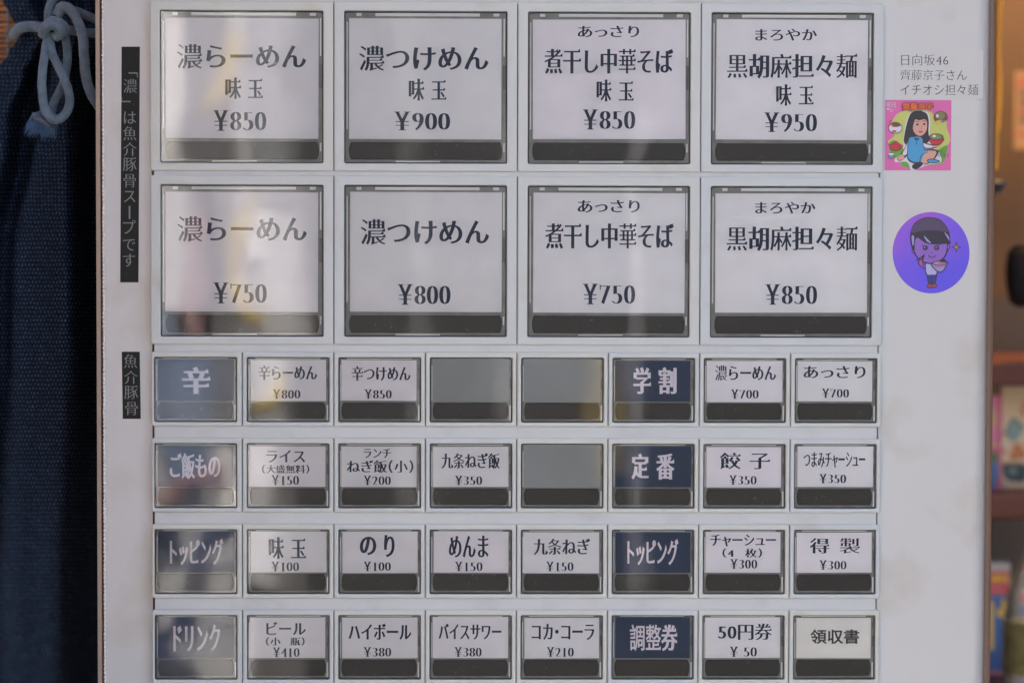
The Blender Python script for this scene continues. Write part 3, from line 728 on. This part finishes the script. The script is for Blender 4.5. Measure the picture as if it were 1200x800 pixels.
for ex in (362, 452):
    d.ell(ex, 372, 20, 16, 1); d.ell(ex, 371, 9, 8, 2); d.ell(ex-5, 366, 4, 4, 4)
d.line([(332, 352), (362, 354), (388, 360)], 6, 1); d.line([(428, 360), (450, 352), (480, 346)], 6, 1)
d.line([(384, 426), (400, 442), (425, 443), (447, 428)], 6, 1); d.ell(404, 407, 3, 2.5, 1); d.ell(418, 407, 3, 2.5, 1)
# thumb-up hand and ladle
d.poly([(305, 480), (330, 455), (358, 420), (345, 470), (350, 510), (372, 530), (345, 528), (315, 505)], 1, 3)
d.poly([(313, 482), (335, 462), (340, 505), (362, 522), (345, 520), (322, 502)], 10, 3); d.line([(355, 424), (320, 450), (290, 470)], 8, 1)
# bowl
d.poly([(410, 490), (430, 535), (470, 562), (505, 550), (532, 500), (535, 478)], 1, 3); d.poly([(418, 494), (436, 530), (470, 554), (500, 544), (524, 502), (526, 484)], 9, 3)
d.ell(472, 490, 58, 20, 1); d.ell(472, 490, 52, 15, 8); d.ell(500, 470, 26, 12, 1); d.ell(452, 488, 20, 6, 9); d.line([(424, 516), (475, 520), (520, 508)], 6, 10)
# sparkle
S4 = lambda s: [(605, 362-44*s), (605+9*s, 362-10*s), (605+38*s, 362+4*s), (605+9*s, 362+12*s), (605+2*s, 362+44*s), (605-9*s, 362+12*s), (605-40*s, 362+2*s), (605-9*s, 362-10*s)]
d.poly(S4(1), 1); d.poly(S4(.66), 7)
d.mb.build('printed_picture', c2, s2)

# notice above the square sticker: clear film with three lines
M['film'] = pmat('clear_film_label', (.585, .58, .57), .30, coat=.15)
a_, b_ = P(1049, 115.5, YC), P(1152, 60, YC)
mb = MB(); mb.box(a_.x, b_.x, YC-.00008, YC+.00005, a_.z, b_.z)
nf = mb.build('notice_label', M['paint'], machine); nf['label'] = 'clear film label with three lines of thin black Japanese text'
text_px('lettering', [('日向坂46', 1056, 64, 1111.3, 77, 'thin'), ('齊藤京子さん', 1055, 82, 1133, 94.3, 'thin'), ('イチオシ担々麺', 1055.2, 99, 1146.3, 111.8, 'thin')], YC-.00012, M['inkthin'], nf)

# black label strips ---------------------------------------------------
def strip(q, label):
    ps = [P(x, y, YC) for x, y in q]
    mb = MB(); mb.loops([([(p.x, p.z) for p in ps], YC+.00004), ([(p.x, p.z) for p in ps], YC-.00012)], True)
    o = mb.build('label_strip', M['tape'], machine); o['label'] = label; return o
s_ = strip([(141, 330.8), (162.3, 330.8), (164, 55), (142.6, 55)], 'long black strip reading 「濃」は魚介豚骨スープです in grey characters')
it = [('「', 156, 88, 18, True), ('濃', 152.5, 101, 18, False), ('」', 147.5, 117, 18, True), ('は', 152.3, 138, 18, False), ('魚', 152.2, 156.5, 18, False), ('介', 152.1, 175, 17.5, False),
      ('豚', 152, 192.5, 18, False), ('骨', 152, 212, 18, False), ('ス', 151.9, 230.5, 18, False), ('ー', 151.8, 249, 19, True), ('プ', 151.5, 266, 19, False), ('で', 151.3, 287, 18, False), ('す', 151.2, 305, 18, False)]
text_vertical('lettering', it, YC-.00016, M['tape_ink'], s_, 17)
s_ = strip([(144, 490.5), (165, 490.5), (163.8, 412), (142.8, 412)], 'short black strip reading 魚介豚骨 in grey characters')
text_vertical('lettering', [('魚', 153, 423, 18, False), ('介', 153.4, 441.8, 17, False), ('豚', 153.7, 459.5, 18, False), ('骨', 154.1, 478.5, 18, False)], YC-.00016, M['tape_ink'], s_, 17)
bpy.data.objects.remove(_to)

# ------------------------------------------------------------------ curtain (noren) at the left
def cloth_mat():
    m_ = bpy.data.materials.new('indigo_cloth'); m_.use_nodes = True; t = m_.node_tree; b = t.nodes['Principled BSDF']
    uv = t.nodes.new('ShaderNodeUVMap'); uv.uv_map = 'UVMap'
    sp = t.nodes.new('ShaderNodeSeparateXYZ'); t.links.new(uv.outputs[0], sp.inputs[0])
    def mth(op, a, bb=None, c=None):
        n = t.nodes.new('ShaderNodeMath'); n.operation = op
        for i, x in enumerate((a, bb, c)):
            if x is None: continue
            if isinstance(x, (int, float)): n.inputs[i].default_value = x
            else: t.links.new(x, n.inputs[i])
        return n.outputs[0]
    n0 = t.nodes.new('ShaderNodeTexNoise'); n0.inputs['Scale'].default_value = .8; n0.inputs['Detail'].default_value = 3; t.links.new(uv.outputs[0], n0.inputs['Vector'])
    sn = t.nodes.new('ShaderNodeSeparateColor'); t.links.new(n0.outputs['Color'], sn.inputs[0])
    ux = mth('ADD', sp.outputs[0], mth('MULTIPLY', sn.outputs[0], .9)); uy = mth('ADD', sp.outputs[1], mth('MULTIPLY', sn.outputs[1], .9))
    row = mth('FLOOR', uy)
    fx = mth('FRACT', mth('ADD', ux, mth('MULTIPLY', row, .5)))
    fy = mth('FRACT', uy)
    dash = mth('MULTIPLY', mth('LESS_THAN', mth('ABSOLUTE', mth('SUBTRACT', fx, .5)), .24), mth('LESS_THAN', mth('ABSOLUTE', mth('SUBTRACT', fy, .5)), .26))
    nz = t.nodes.new('ShaderNodeTexNoise'); nz.inputs['Scale'].default_value = .35; nz.inputs['Detail'].default_value = 7; nz.inputs['Roughness'].default_value = .75; t.links.new(uv.outputs[0], nz.inputs['Vector'])
    dk = mth('MULTIPLY', dash, mth('MULTIPLY', mth('POWER', nz.outputs[0], 2.0), 2.2))
    mx = t.nodes.new('ShaderNodeMix'); mx.data_type = 'RGBA'
    mx.inputs[6].default_value = (.0085, .0120, .0215, 1); mx.inputs[7].default_value = (.060, .098, .165, 1)
    t.links.new(dk, mx.inputs[0]); t.links.new(mx.outputs[2], b.inputs['Base Color'])
    b.inputs['Roughness'].default_value = .9; b.inputs['Specular IOR Level'].default_value = .05
    bp = t.nodes.new('ShaderNodeBump'); bp.inputs['Strength'].default_value = .6; bp.inputs['Distance'].default_value = .0004
    t.links.new(mth('ADD', mth('MULTIPLY', dash, .5), mth('MULTIPLY', nz.outputs[0], 2.2)), bp.inputs['Height']); t.links.new(bp.outputs[0], b.inputs['Normal'])
    return m_
NU, NV = 150, 210
Vv = []; UVs = []
def interp(v, tab):
    for (a, x), (b, y) in zip(tab, tab[1:]):
        if v <= b: t = (v-a)/(b-a); t = t*t*(3-2*t); return x+(y-x)*t
    return tab[-1][1]
Ltab = [(-120, -25), (-30, -4), (0, 3), (18, 12), (34, 22), (46, 20), (62, 10), (85, -6), (140, -32), (300, -60), (1000, -80)]
for jv in range(NV+1):
    v = -110+1060*(jv/NV)**1.25 if True else 0
    dist = abs(v-38); L = interp(v, Ltab)
    op = min(1, dist/210)
    for iu in range(NU+1):
        u = iu/NU
        pxx = L+(185-L)*u
        f1 = math.sin(2*math.pi*(u*2.15+.02+.03*math.sin(v*.012)))
        f2_ = math.sin(2*math.pi*(u*5.3+.3+.05*math.sin(v*.02+1)))
        rc = interp(v, [(-120, .30), (38, .42), (150, .50), (330, .56), (560, .56), (1000, .50)])      # the fold that comes forward
        rw = interp(v, [(-120, .16), (38, .08), (150, .10), (330, .19), (560, .24), (1000, .26)])
        e_ = (u-rc)/rw
        rid = math.exp(-(e_*e_)) if e_ < 0 else math.exp(-(e_*1.5)**2)
        y = .078-.040*rid*(.35+.65*op)*(1 if v > 38 else .7)
        y -= .007*f2_*(1-.35*op)*(.4+.6*(1-rid))+.004*f1
        y += .016*min(1, max(0, u-.6)/.3)
        y -= .006*math.exp(-((v-330)/230)**2)
        y += .24*max(0, (v-430)/420)**1.5
        y -= .024*math.exp(-((v-36)/30)**2)
        y += .030*(1-min(1, u/.10))**2           # the cloth turns away at its edge
        Vv.append(P(pxx, v, y)); UVs.append((u*60*(.55+.45*op), v/5.0))
Fc = [(j*(NU+1)+i, j*(NU+1)+i+1, (j+1)*(NU+1)+i+1, (j+1)*(NU+1)+i) for j in range(NV) for i in range(NU)]
cur = obj('curtain', Vv, Fc, cloth_mat(), None, True)
uvl = cur.data.uv_layers.new(name='UVMap')
for lp in cur.data.loops: uvl.data[lp.index].uv = UVs[lp.vertex_index]
sol = cur.modifiers.new('thick', 'SOLIDIFY'); sol.thickness = .0012; sol.offset = 1
tag(cur, 'dark indigo stitched cloth curtain gathered with a cord left of the machine', 'curtain')

# cord
M['cord'] = pmat('cord_cotton', (.175, .24, .295), .95, spec=.1, noise=.35, nscale=260, bump=.9, bscale=1400, bdist=.0005, sheen=.5)
M['cord_blue'] = pmat('cord_end_blue', (.10, .19, .33), .95, spec=.1, noise=.4, nscale=300, bump=.8, bscale=1400, bdist=.0005, sheen=.4)
cordT = empty('cord', P(60, 36, .03)); tag(cordT, 'grey blue cotton cord tied in a loose bow round the curtain', 'cord')
K4 = 4.444
def cpath(pts): return spline([P(a/K4, b/K4, y) for a, b, y in pts], 14)
fz = MB(); frng = random.Random(3)
def fuzz(path, rad, n):
    for _ in range(n):
        k = frng.randrange(1, len(path)-1); p = path[k]; t = (path[k+1]-path[k-1]).normalized()
        a = t.cross(Vector((0, 1, 0))).normalized(); c = t.cross(a); an = frng.uniform(0, 2*math.pi)
        nrm = a*math.cos(an)+c*math.sin(an); q = p+nrm*rad*.95
        tip = q+(nrm*frng.uniform(.3, 1)+t*frng.uniform(-.9, .9)+c*frng.uniform(-.4, .4))*.0009
        sd = t.cross(nrm)*.00004
        fz.add([q-sd, q+sd, tip], [(0, 1, 2)])
def cord_piece(name, pts, rad, mat='cord', nf=800):
    path = cpath(pts); mb = MB(); rad = rad*1.0; mb.tube(path, rad, 14, lump=.025, seed=len(pts)*7)
    o = mb.build(name, M[mat], cordT, True); fuzz(path, rad if not isinstance(rad, list) else rad[0], nf); return o
r0 = 5.6*U
cord_piece('cord_band', [(70, 185, .066), (88, 160, .044), (120, 142, .034), (180, 140, .031), (240, 152, .028)], 6.4*U)
cord_piece('cord_band', [(300, 150, .026), (360, 158, .028), (430, 168, .030), (560, 178, .034)], 5.4*U)
cord_piece('cord_loop', [(250, 175, .023), (235, 270, .021), (219, 400, .019), (222, 500, .018), (238, 580, .017), (285, 624, .017), (335, 600, .017), (362, 540, .018), (352, 460, .0185), (315, 370, .0195), (272, 280, .021), (256, 175, .0225)], 5.2*U, nf=2200)
cord_piece('cord_loop', [(262, 150, .024), (252, 100, .026), (256, 50, .028), (275, 0, .03), (300, -40, .032)], 5.2*U)
cord_piece('cord_loop', [(300, 80, .022), (322, 38, .021), (362, 48, .0195), (404, 110, .019), (430, 190, .0195), (438, 290, .0205), (448, 400, .022), (475, 490, .023), (520, 560, .025), (560, 600, .027)], 6.0*U, nf=1600)
cord_piece('cord_loop', [(330, 150, .026), (348, 240, .027), (350, 330, .028), (330, 430, .028), (290, 520, .028), (262, 590, .027)], 5.0*U)
cord_piece('cord_loop', [(330, 50, .028), (400, 60, .029), (470, 90, .031), (560, 130, .033)], 5.0*U)
cord_piece('cord_knot', [(225, 185, .021), (232, 150, .0185), (262, 128, .0175), (300, 140, .018), (312, 170, .0195), (290, 195, .021)], 6.2*U)
cord_piece('cord_knot', [(240, 140, .022), (270, 110, .020), (310, 118, .020), (340, 150, .022), (330, 180, .024)], 5.6*U)
# frayed end
pe = cpath([(272, 585, .0255), (245, 610, .0235), (215, 650, .022)])
mb = MB(); mb.tube(pe, [5.5*U+ (12*U*k/(len(pe)-1)) for k in range(len(pe))], 14, lump=.08, seed=5); tas = mb.build('cord_end', M['cord_blue'], cordT, True)
mb = MB(); e0 = P(232/K4, 628/K4, .0225)
for k in range(420):
    ax = frng.gauss(0, 1); a = Vector((frng.uniform(-15, 15)*U, frng.uniform(-9, 9)*U, frng.uniform(-6, 6)*U))
    a = a+Vector((-a.x*0.0, 0, a.x*.35*0))
    dirv = Vector((-.35+a.x*55+frng.uniform(-.16, .16), frng.uniform(-.2, .2), -.95))
    q = e0+a; tip = q+dirv.normalized()*frng.uniform(10, 21)*U; mid = (q+tip)/2+Vector((frng.uniform(-1, 1), frng.uniform(-1, 1), 0))*U
    s_d = Vector((.5*U, 0, .1*U))
    mb.add([q-s_d, q+s_d, mid+s_d, mid-s_d, tip], [(0, 1, 2, 3), (3, 2, 4)])
fo = mb.build('frayed_fibres', M['cord_blue'], cordT); fo['kind'] = 'stuff'
fo = fz.build('fuzz', M['cord'], cordT); fo['kind'] = 'stuff'

# reed blind behind the curtain
M['reed'] = pmat('reed', (.42, .15, .045), .5, noise=.55, nscale=60, bump=.3, bscale=300)
bl = empty('reed_blind', P(5, 60, .2)); tag(bl, 'orange brown reed blind showing at the far left behind the curtain', 'blind')
yb_ = .13
for k in range(46):
    pyk = -70+k*6.2
    a = P(-60, pyk+rnd.uniform(-1, 1), yb_+rnd.uniform(-.001, .001)); b = P(60, pyk+rnd.uniform(-1.2, 1.2)+1.5, yb_+rnd.uniform(-.001, .001))
    mb = MB(); n_ = 5; mb.tube([a.lerp(b, t/n_)+Vector((0, 0, rnd.uniform(-.0001, .0001))) for t in range(n_+1)], rnd.uniform(.0007, .00105), 6); mb.build('reed', M['reed'], bl, True)
for px_ in (-30, 9):
    mb = MB(); mb.tube([P(px_, -90, yb_-.0016), P(px_, 240, yb_-.0016)], .0004, 5); mb.build('thread', M['cord'], bl)

# ------------------------------------------------------------------ shop interior seen to the right of the machine
YI = .50
def pbox(mb, px0, px1, py0, py1, y0, y1, mi=0, bev=0):
    a = P(px0, py1, y0); b = P(px1, py0, y0); mb.box(a.x, b.x, y0, y1, a.z, b.z, mi, bev)
mb = MB(); pbox(mb, 1050, 1420, -500, 350, .62, .66); o = mb.build('interior_wall', M['inner_wall']); o['kind'] = 'structure'
mb = MB(); pbox(mb, 1050, 1420, 350, 1250, .62, .66); o = mb.build('interior_wall', M['dark_wood']); o['kind'] = 'structure'
M['yellow'] = pmat('yellow_plastic', (.72, .32, .012), .5, noise=.3, nscale=30)
mb = MB(); a = []
pts = [(1169, -120), (1169.5, 0), (1168, 60), (1169.5, 100), (1167.5, 150), (1166, 198)]
mb.tube(spline([P(x, y, .30) for x, y in pts], 6), [5*U*1.4]*25+[4*U]*6, 8); yb = mb.build('yellow_banner', M['yellow'], None, True)
tag(yb, 'bright yellow cloth edge hanging beside the upper right of the machine', 'banner')
M['black'] = pmat('black_plastic', (.006, .006, .008), .5)
mb = MB(); pbox(mb, 1150, 1181, 211, 222, .33, .35, bev=.003); pbox(mb, 1150, 1176, 218, 226, .332, .348, bev=.003); o = mb.build('wall_hook', M['black'])
tag(o, 'small dark hook sticking out behind the right edge of the machine', 'hook')
mb = MB(); rings = []
for k in range(14):
    t = k/13; py_ = 287+72*t; rad = (26+6*math.sin(math.pi*t))*U*1.5*(1 if 0 < k < 13 else .75)
    rings.append((P(1206+3*t, py_, .42), rad))
mb.tube([r_[0] for r_ in rings], [r_[1] for r_ in rings], 20); o = mb.build('phone_receiver', M['black'], None, True); o.name = 'black_canister'
tag(o, 'rounded black canister half cut off by the right edge of the photo', 'canister')
# rack with two boards
M['red_wood'] = pmat('red_lacquer_wood', (.10, .022, .009), .4, noise=.35, nscale=12, bump=.15, bscale=60, bdist=.001)
rack = empty('shelf_rack', P(1200, 800, .5)); tag(rack, 'red brown wooden rack with shelves seen right of the machine', 'shelf')
for (y0_, y1_) in ((425, 452), (578, 608)):
    mb = MB(); pbox(mb, 1100, 1330, y0_, y1_, .42, .60, bev=.002); mb.build('shelf_board', M['red_wood'], rack)
mb = MB(); pbox(mb, 1100, 1330, 806, 840, .42, .60, bev=.002); mb.build('shelf_board', M['red_wood'], rack)
M['board_paper'] = pmat('signed_board_paper', (.62, .48, .30), .8, noise=.2, nscale=25)
c3 = [M['board_paper'], pm('board_ink', 60, 55, 45), pm('board_aqua', 120, 150, 140), pm('board_orange', 190, 110, 50), pm('board_red', 190, 70, 50), pm('board_teal', 40, 70, 70), pm('board_pale', 215, 195, 160)]
a = P(1172, 576, .45); b = P(1262, 452, .45)
mb = MB(); mb.bevbox(a.x, b.x, .45, .455, a.z, b.z, .0008); sb = mb.build('drawing_board', c3[0])
tag(sb, 'cream board with a coloured brush drawing standing on the upper red shelf', 'picture')
d = Draw(.4499, c3, lambda x, y: (1140+x/5, 430+y/5))
d.poly([(190, 380), (240, 300), (300, 350), (262, 420), (240, 440)], 2, 3); d.line([(190, 380), (238, 295), (262, 330), (310, 360)], 7, 1); d.line([(165, 395), (200, 388), (206, 420)], 9, 1)
d.ell(262, 475, 30, 26, 3); d.ell(245, 520, 30, 24, 3); d.ell(290, 510, 24, 26, 3); d.ell(184, 450, 22, 30, 6); d.ell(184, 492, 12, 12, 4)
d.poly([(175, 570), (240, 558), (310, 572), (312, 660), (250, 672), (190, 650)], 5, 3); d.ell(235, 610, 22, 18, 2); d.ell(285, 625, 16, 16, 1)
d.line([(180, 670), (195, 720), (205, 728)], 6, 1); d.line([(172, 560), (240, 570), (310, 558)], 8, 3); d.line([(285, 210), (300, 205), (310, 230), (290, 250), (305, 275), (288, 295)], 12, 4); d.line([(270, 230), (275, 280)], 8, 4)
d.line([(150, 545), (172, 560)], 5, 1)
d.mb.build('drawing', c3, sb)
c4 = [pm('card_pink', 190, 80, 115), pm('card_beige', 200, 160, 110), pm('card_green', 60, 110, 50), pm('card_blue', 60, 110, 160), pm('card_rose', 215, 120, 150)]
a = P(1140, 577, .452); b = P(1170.5, 462, .452)
mb = MB(); mb.bevbox(a.x, b.x, .444, .448, a.z, b.z, .0005); pc = mb.build('picture_card', c4[0]); tag(pc, 'pink picture card standing beside the cream board on the upper shelf', 'card')
d = Draw(.4438, c4, lambda x, y: (x, y))
d.poly([(1150, 463), (1168, 463), (1168, 518), (1150, 518)], 4); d.ell(1163, 490, 5, 12, 1); d.poly([(1150, 519), (1169.5, 519), (1169.5, 524), (1150, 524)], 1)
d.ell(1164, 536, 6, 7, 2); d.poly([(1158, 543), (1170, 543), (1168, 566), (1163, 575), (1158, 575)], 3, 2)
d.mb.build('picture', c4, pc)
# magazine
c5 = [pm('magazine_paper', 190, 180, 170), pm('magazine_red', 190, 35, 50), pm('magazine_yellow', 225, 180, 30), pm('magazine_blue', 40, 90, 150), pm('magazine_pink', 215, 130, 130)]
a = P(1120, 803, .46); b = P(1184, 659, .46)
mb = MB(); mb.bevbox(a.x, b.x, .46, .468, a.z, b.z, .0006); mg = mb.build('magazine', c5[0]); tag(mg, 'magazine with a red and blue cover standing on the lower shelf', 'magazine')
d = Draw(.4598, c5, lambda x, y: (x, y))
d.poly([(1121, 669), (1183, 669), (1182, 696), (1121, 696)], 1); d.poly([(1121, 697), (1182, 697), (1180, 795), (1121, 795)], 3)
for x in (1161, 1166, 1171, 1177): d.poly([(x, 673), (x+4, 673), (x+4, 682), (x, 682)], 2)
for x in (1162, 1168, 1174): d.ell(x, 689, 2.4, 2.6, 4, n=10)
d.poly([(1158, 704), (1164, 704), (1164, 761), (1158, 761)], 2); d.poly([(1168, 713), (1176, 713), (1176, 722), (1168, 722)], 2); d.poly([(1174, 702), (1180, 702), (1180, 720), (1174, 720)], 2)
d.poly([(1121, 786), (1180, 786), (1180, 796), (1121, 796)], 4)
d.mb.build('cover', c5, mg)
# paper slip with brush marks high on the wall
c6 = [pmat('ochre_slip', (.27, .15, .06), .8, noise=.2, nscale=30), pm('slip_red', 150, 45, 30), pm('slip_dark', 70, 50, 35)]
a = P(1188, 175, .58); b = P(1232, 84, .58)
mb = MB(); mb.box(a.x, b.x, .5795, .581, a.z, b.z); sp_ = mb.build('paper_slip', c6[0]); tag(sp_, 'ochre paper slip with red bars pinned on the brown wall at upper right', 'notice')
d = Draw(.5793, c6, lambda x, y: (x, y))
for y_, mi, x0_ in ((93, 1, 1193), (100.5, 1, 1190), (110, 2, 1193), (121, 2, 1194), (132, 1, 1192), (142, 2, 1193), (158, 1, 1190)):
    d.line([(x0_, y_), (1206, y_-1.5), (1226, y_)], 3.2, mi)
for x_ in (1196, 1201, 1210): d.line([(x_, 104), (x_-.5, 148)], 1.6, 2)
d.mb.build('brush_marks', c6, sp_)
# plastic bottle
def pet():
    m_ = bpy.data.materials.new('clear_plastic'); m_.use_nodes = True; b = m_.node_tree.nodes['Principled BSDF']
    b.inputs['Base Color'].default_value = (.92, .93, .90, 1); b.inputs['Transmission Weight'].default_value = .85; b.inputs['Roughness'].default_value = .12; b.inputs['IOR'].default_value = 1.25
    return m_
M['pet'] = pet()
M['pet_label'] = pmat('bottle_label', (.42, .40, .17), .4, noise=.5, nscale=120)
M['cap'] = pmat('bottle_cap', (.35, .38, .34), .4)
bx, by = 1217, .36
prof = [(604, 10), (615, 11), (618, 14), (622, 14), (625, 11.5), (640, 14), (665, 24), (690, 34), (705, 38), (712, 36.5), (716, 38.5), (770, 40), (774, 38), (779, 40), (830, 40), (900, 40), (1000, 39), (1010, 36)]
bo = empty('plastic_bottle', P(bx, 1010, by)); tag(bo, 'clear plastic bottle with a yellow green label cut by the right edge', 'bottle')
def lathe(prof, mat, name, k=1.0):
    V = []; n = 32; F = []; cc = P(bx, 700, by)
    for py_, r_ in prof:
        z = P(bx, py_, by).z
        for i in range(n): V.append((cc.x+r_*U*1.58*k*math.cos(2*math.pi*i/n), by+r_*U*1.58*k*math.sin(2*math.pi*i/n), z))
    for j in range(len(prof)-1):
        for i in range(n): F.append((j*n+i, j*n+(i+1) % n, (j+1)*n+(i+1) % n, (j+1)*n+i))
    F.append(tuple(range(n))); F.append(tuple((len(prof)-1)*n+i for i in range(n)))
    return obj(name, V, F, mat, bo, True)
lathe(prof, M['pet'], 'bottle_body'); lathe([(596, 9), (597, 13), (613, 13)], M['cap'], 'cap', 1.02)
lab = lathe([(726, 40.6), (786, 40.8)], M['pet_label'], 'wrap_label')
# one warm ceiling lamp in the shop, out of view above the rack
M['lampglass'] = bpy.data.materials.new('lamp_glass'); M['lampglass'].use_nodes = True
_b = M['lampglass'].node_tree.nodes['Principled BSDF']; _b.inputs['Emission Color'].default_value = (1, .62, .28, 1); _b.inputs['Emission Strength'].default_value = 6
pl = bpy.data.lights.new('ceiling_lamp_light', 'AREA'); pl.energy = 1.0; pl.color = (1.0, .62, .30); pl.size = .25
po = bpy.data.objects.new('ceiling_lamp_light', pl); col.objects.link(po); po.location = (.40, .44, 1.80); po.rotation_euler = (R(10), 0, 0)
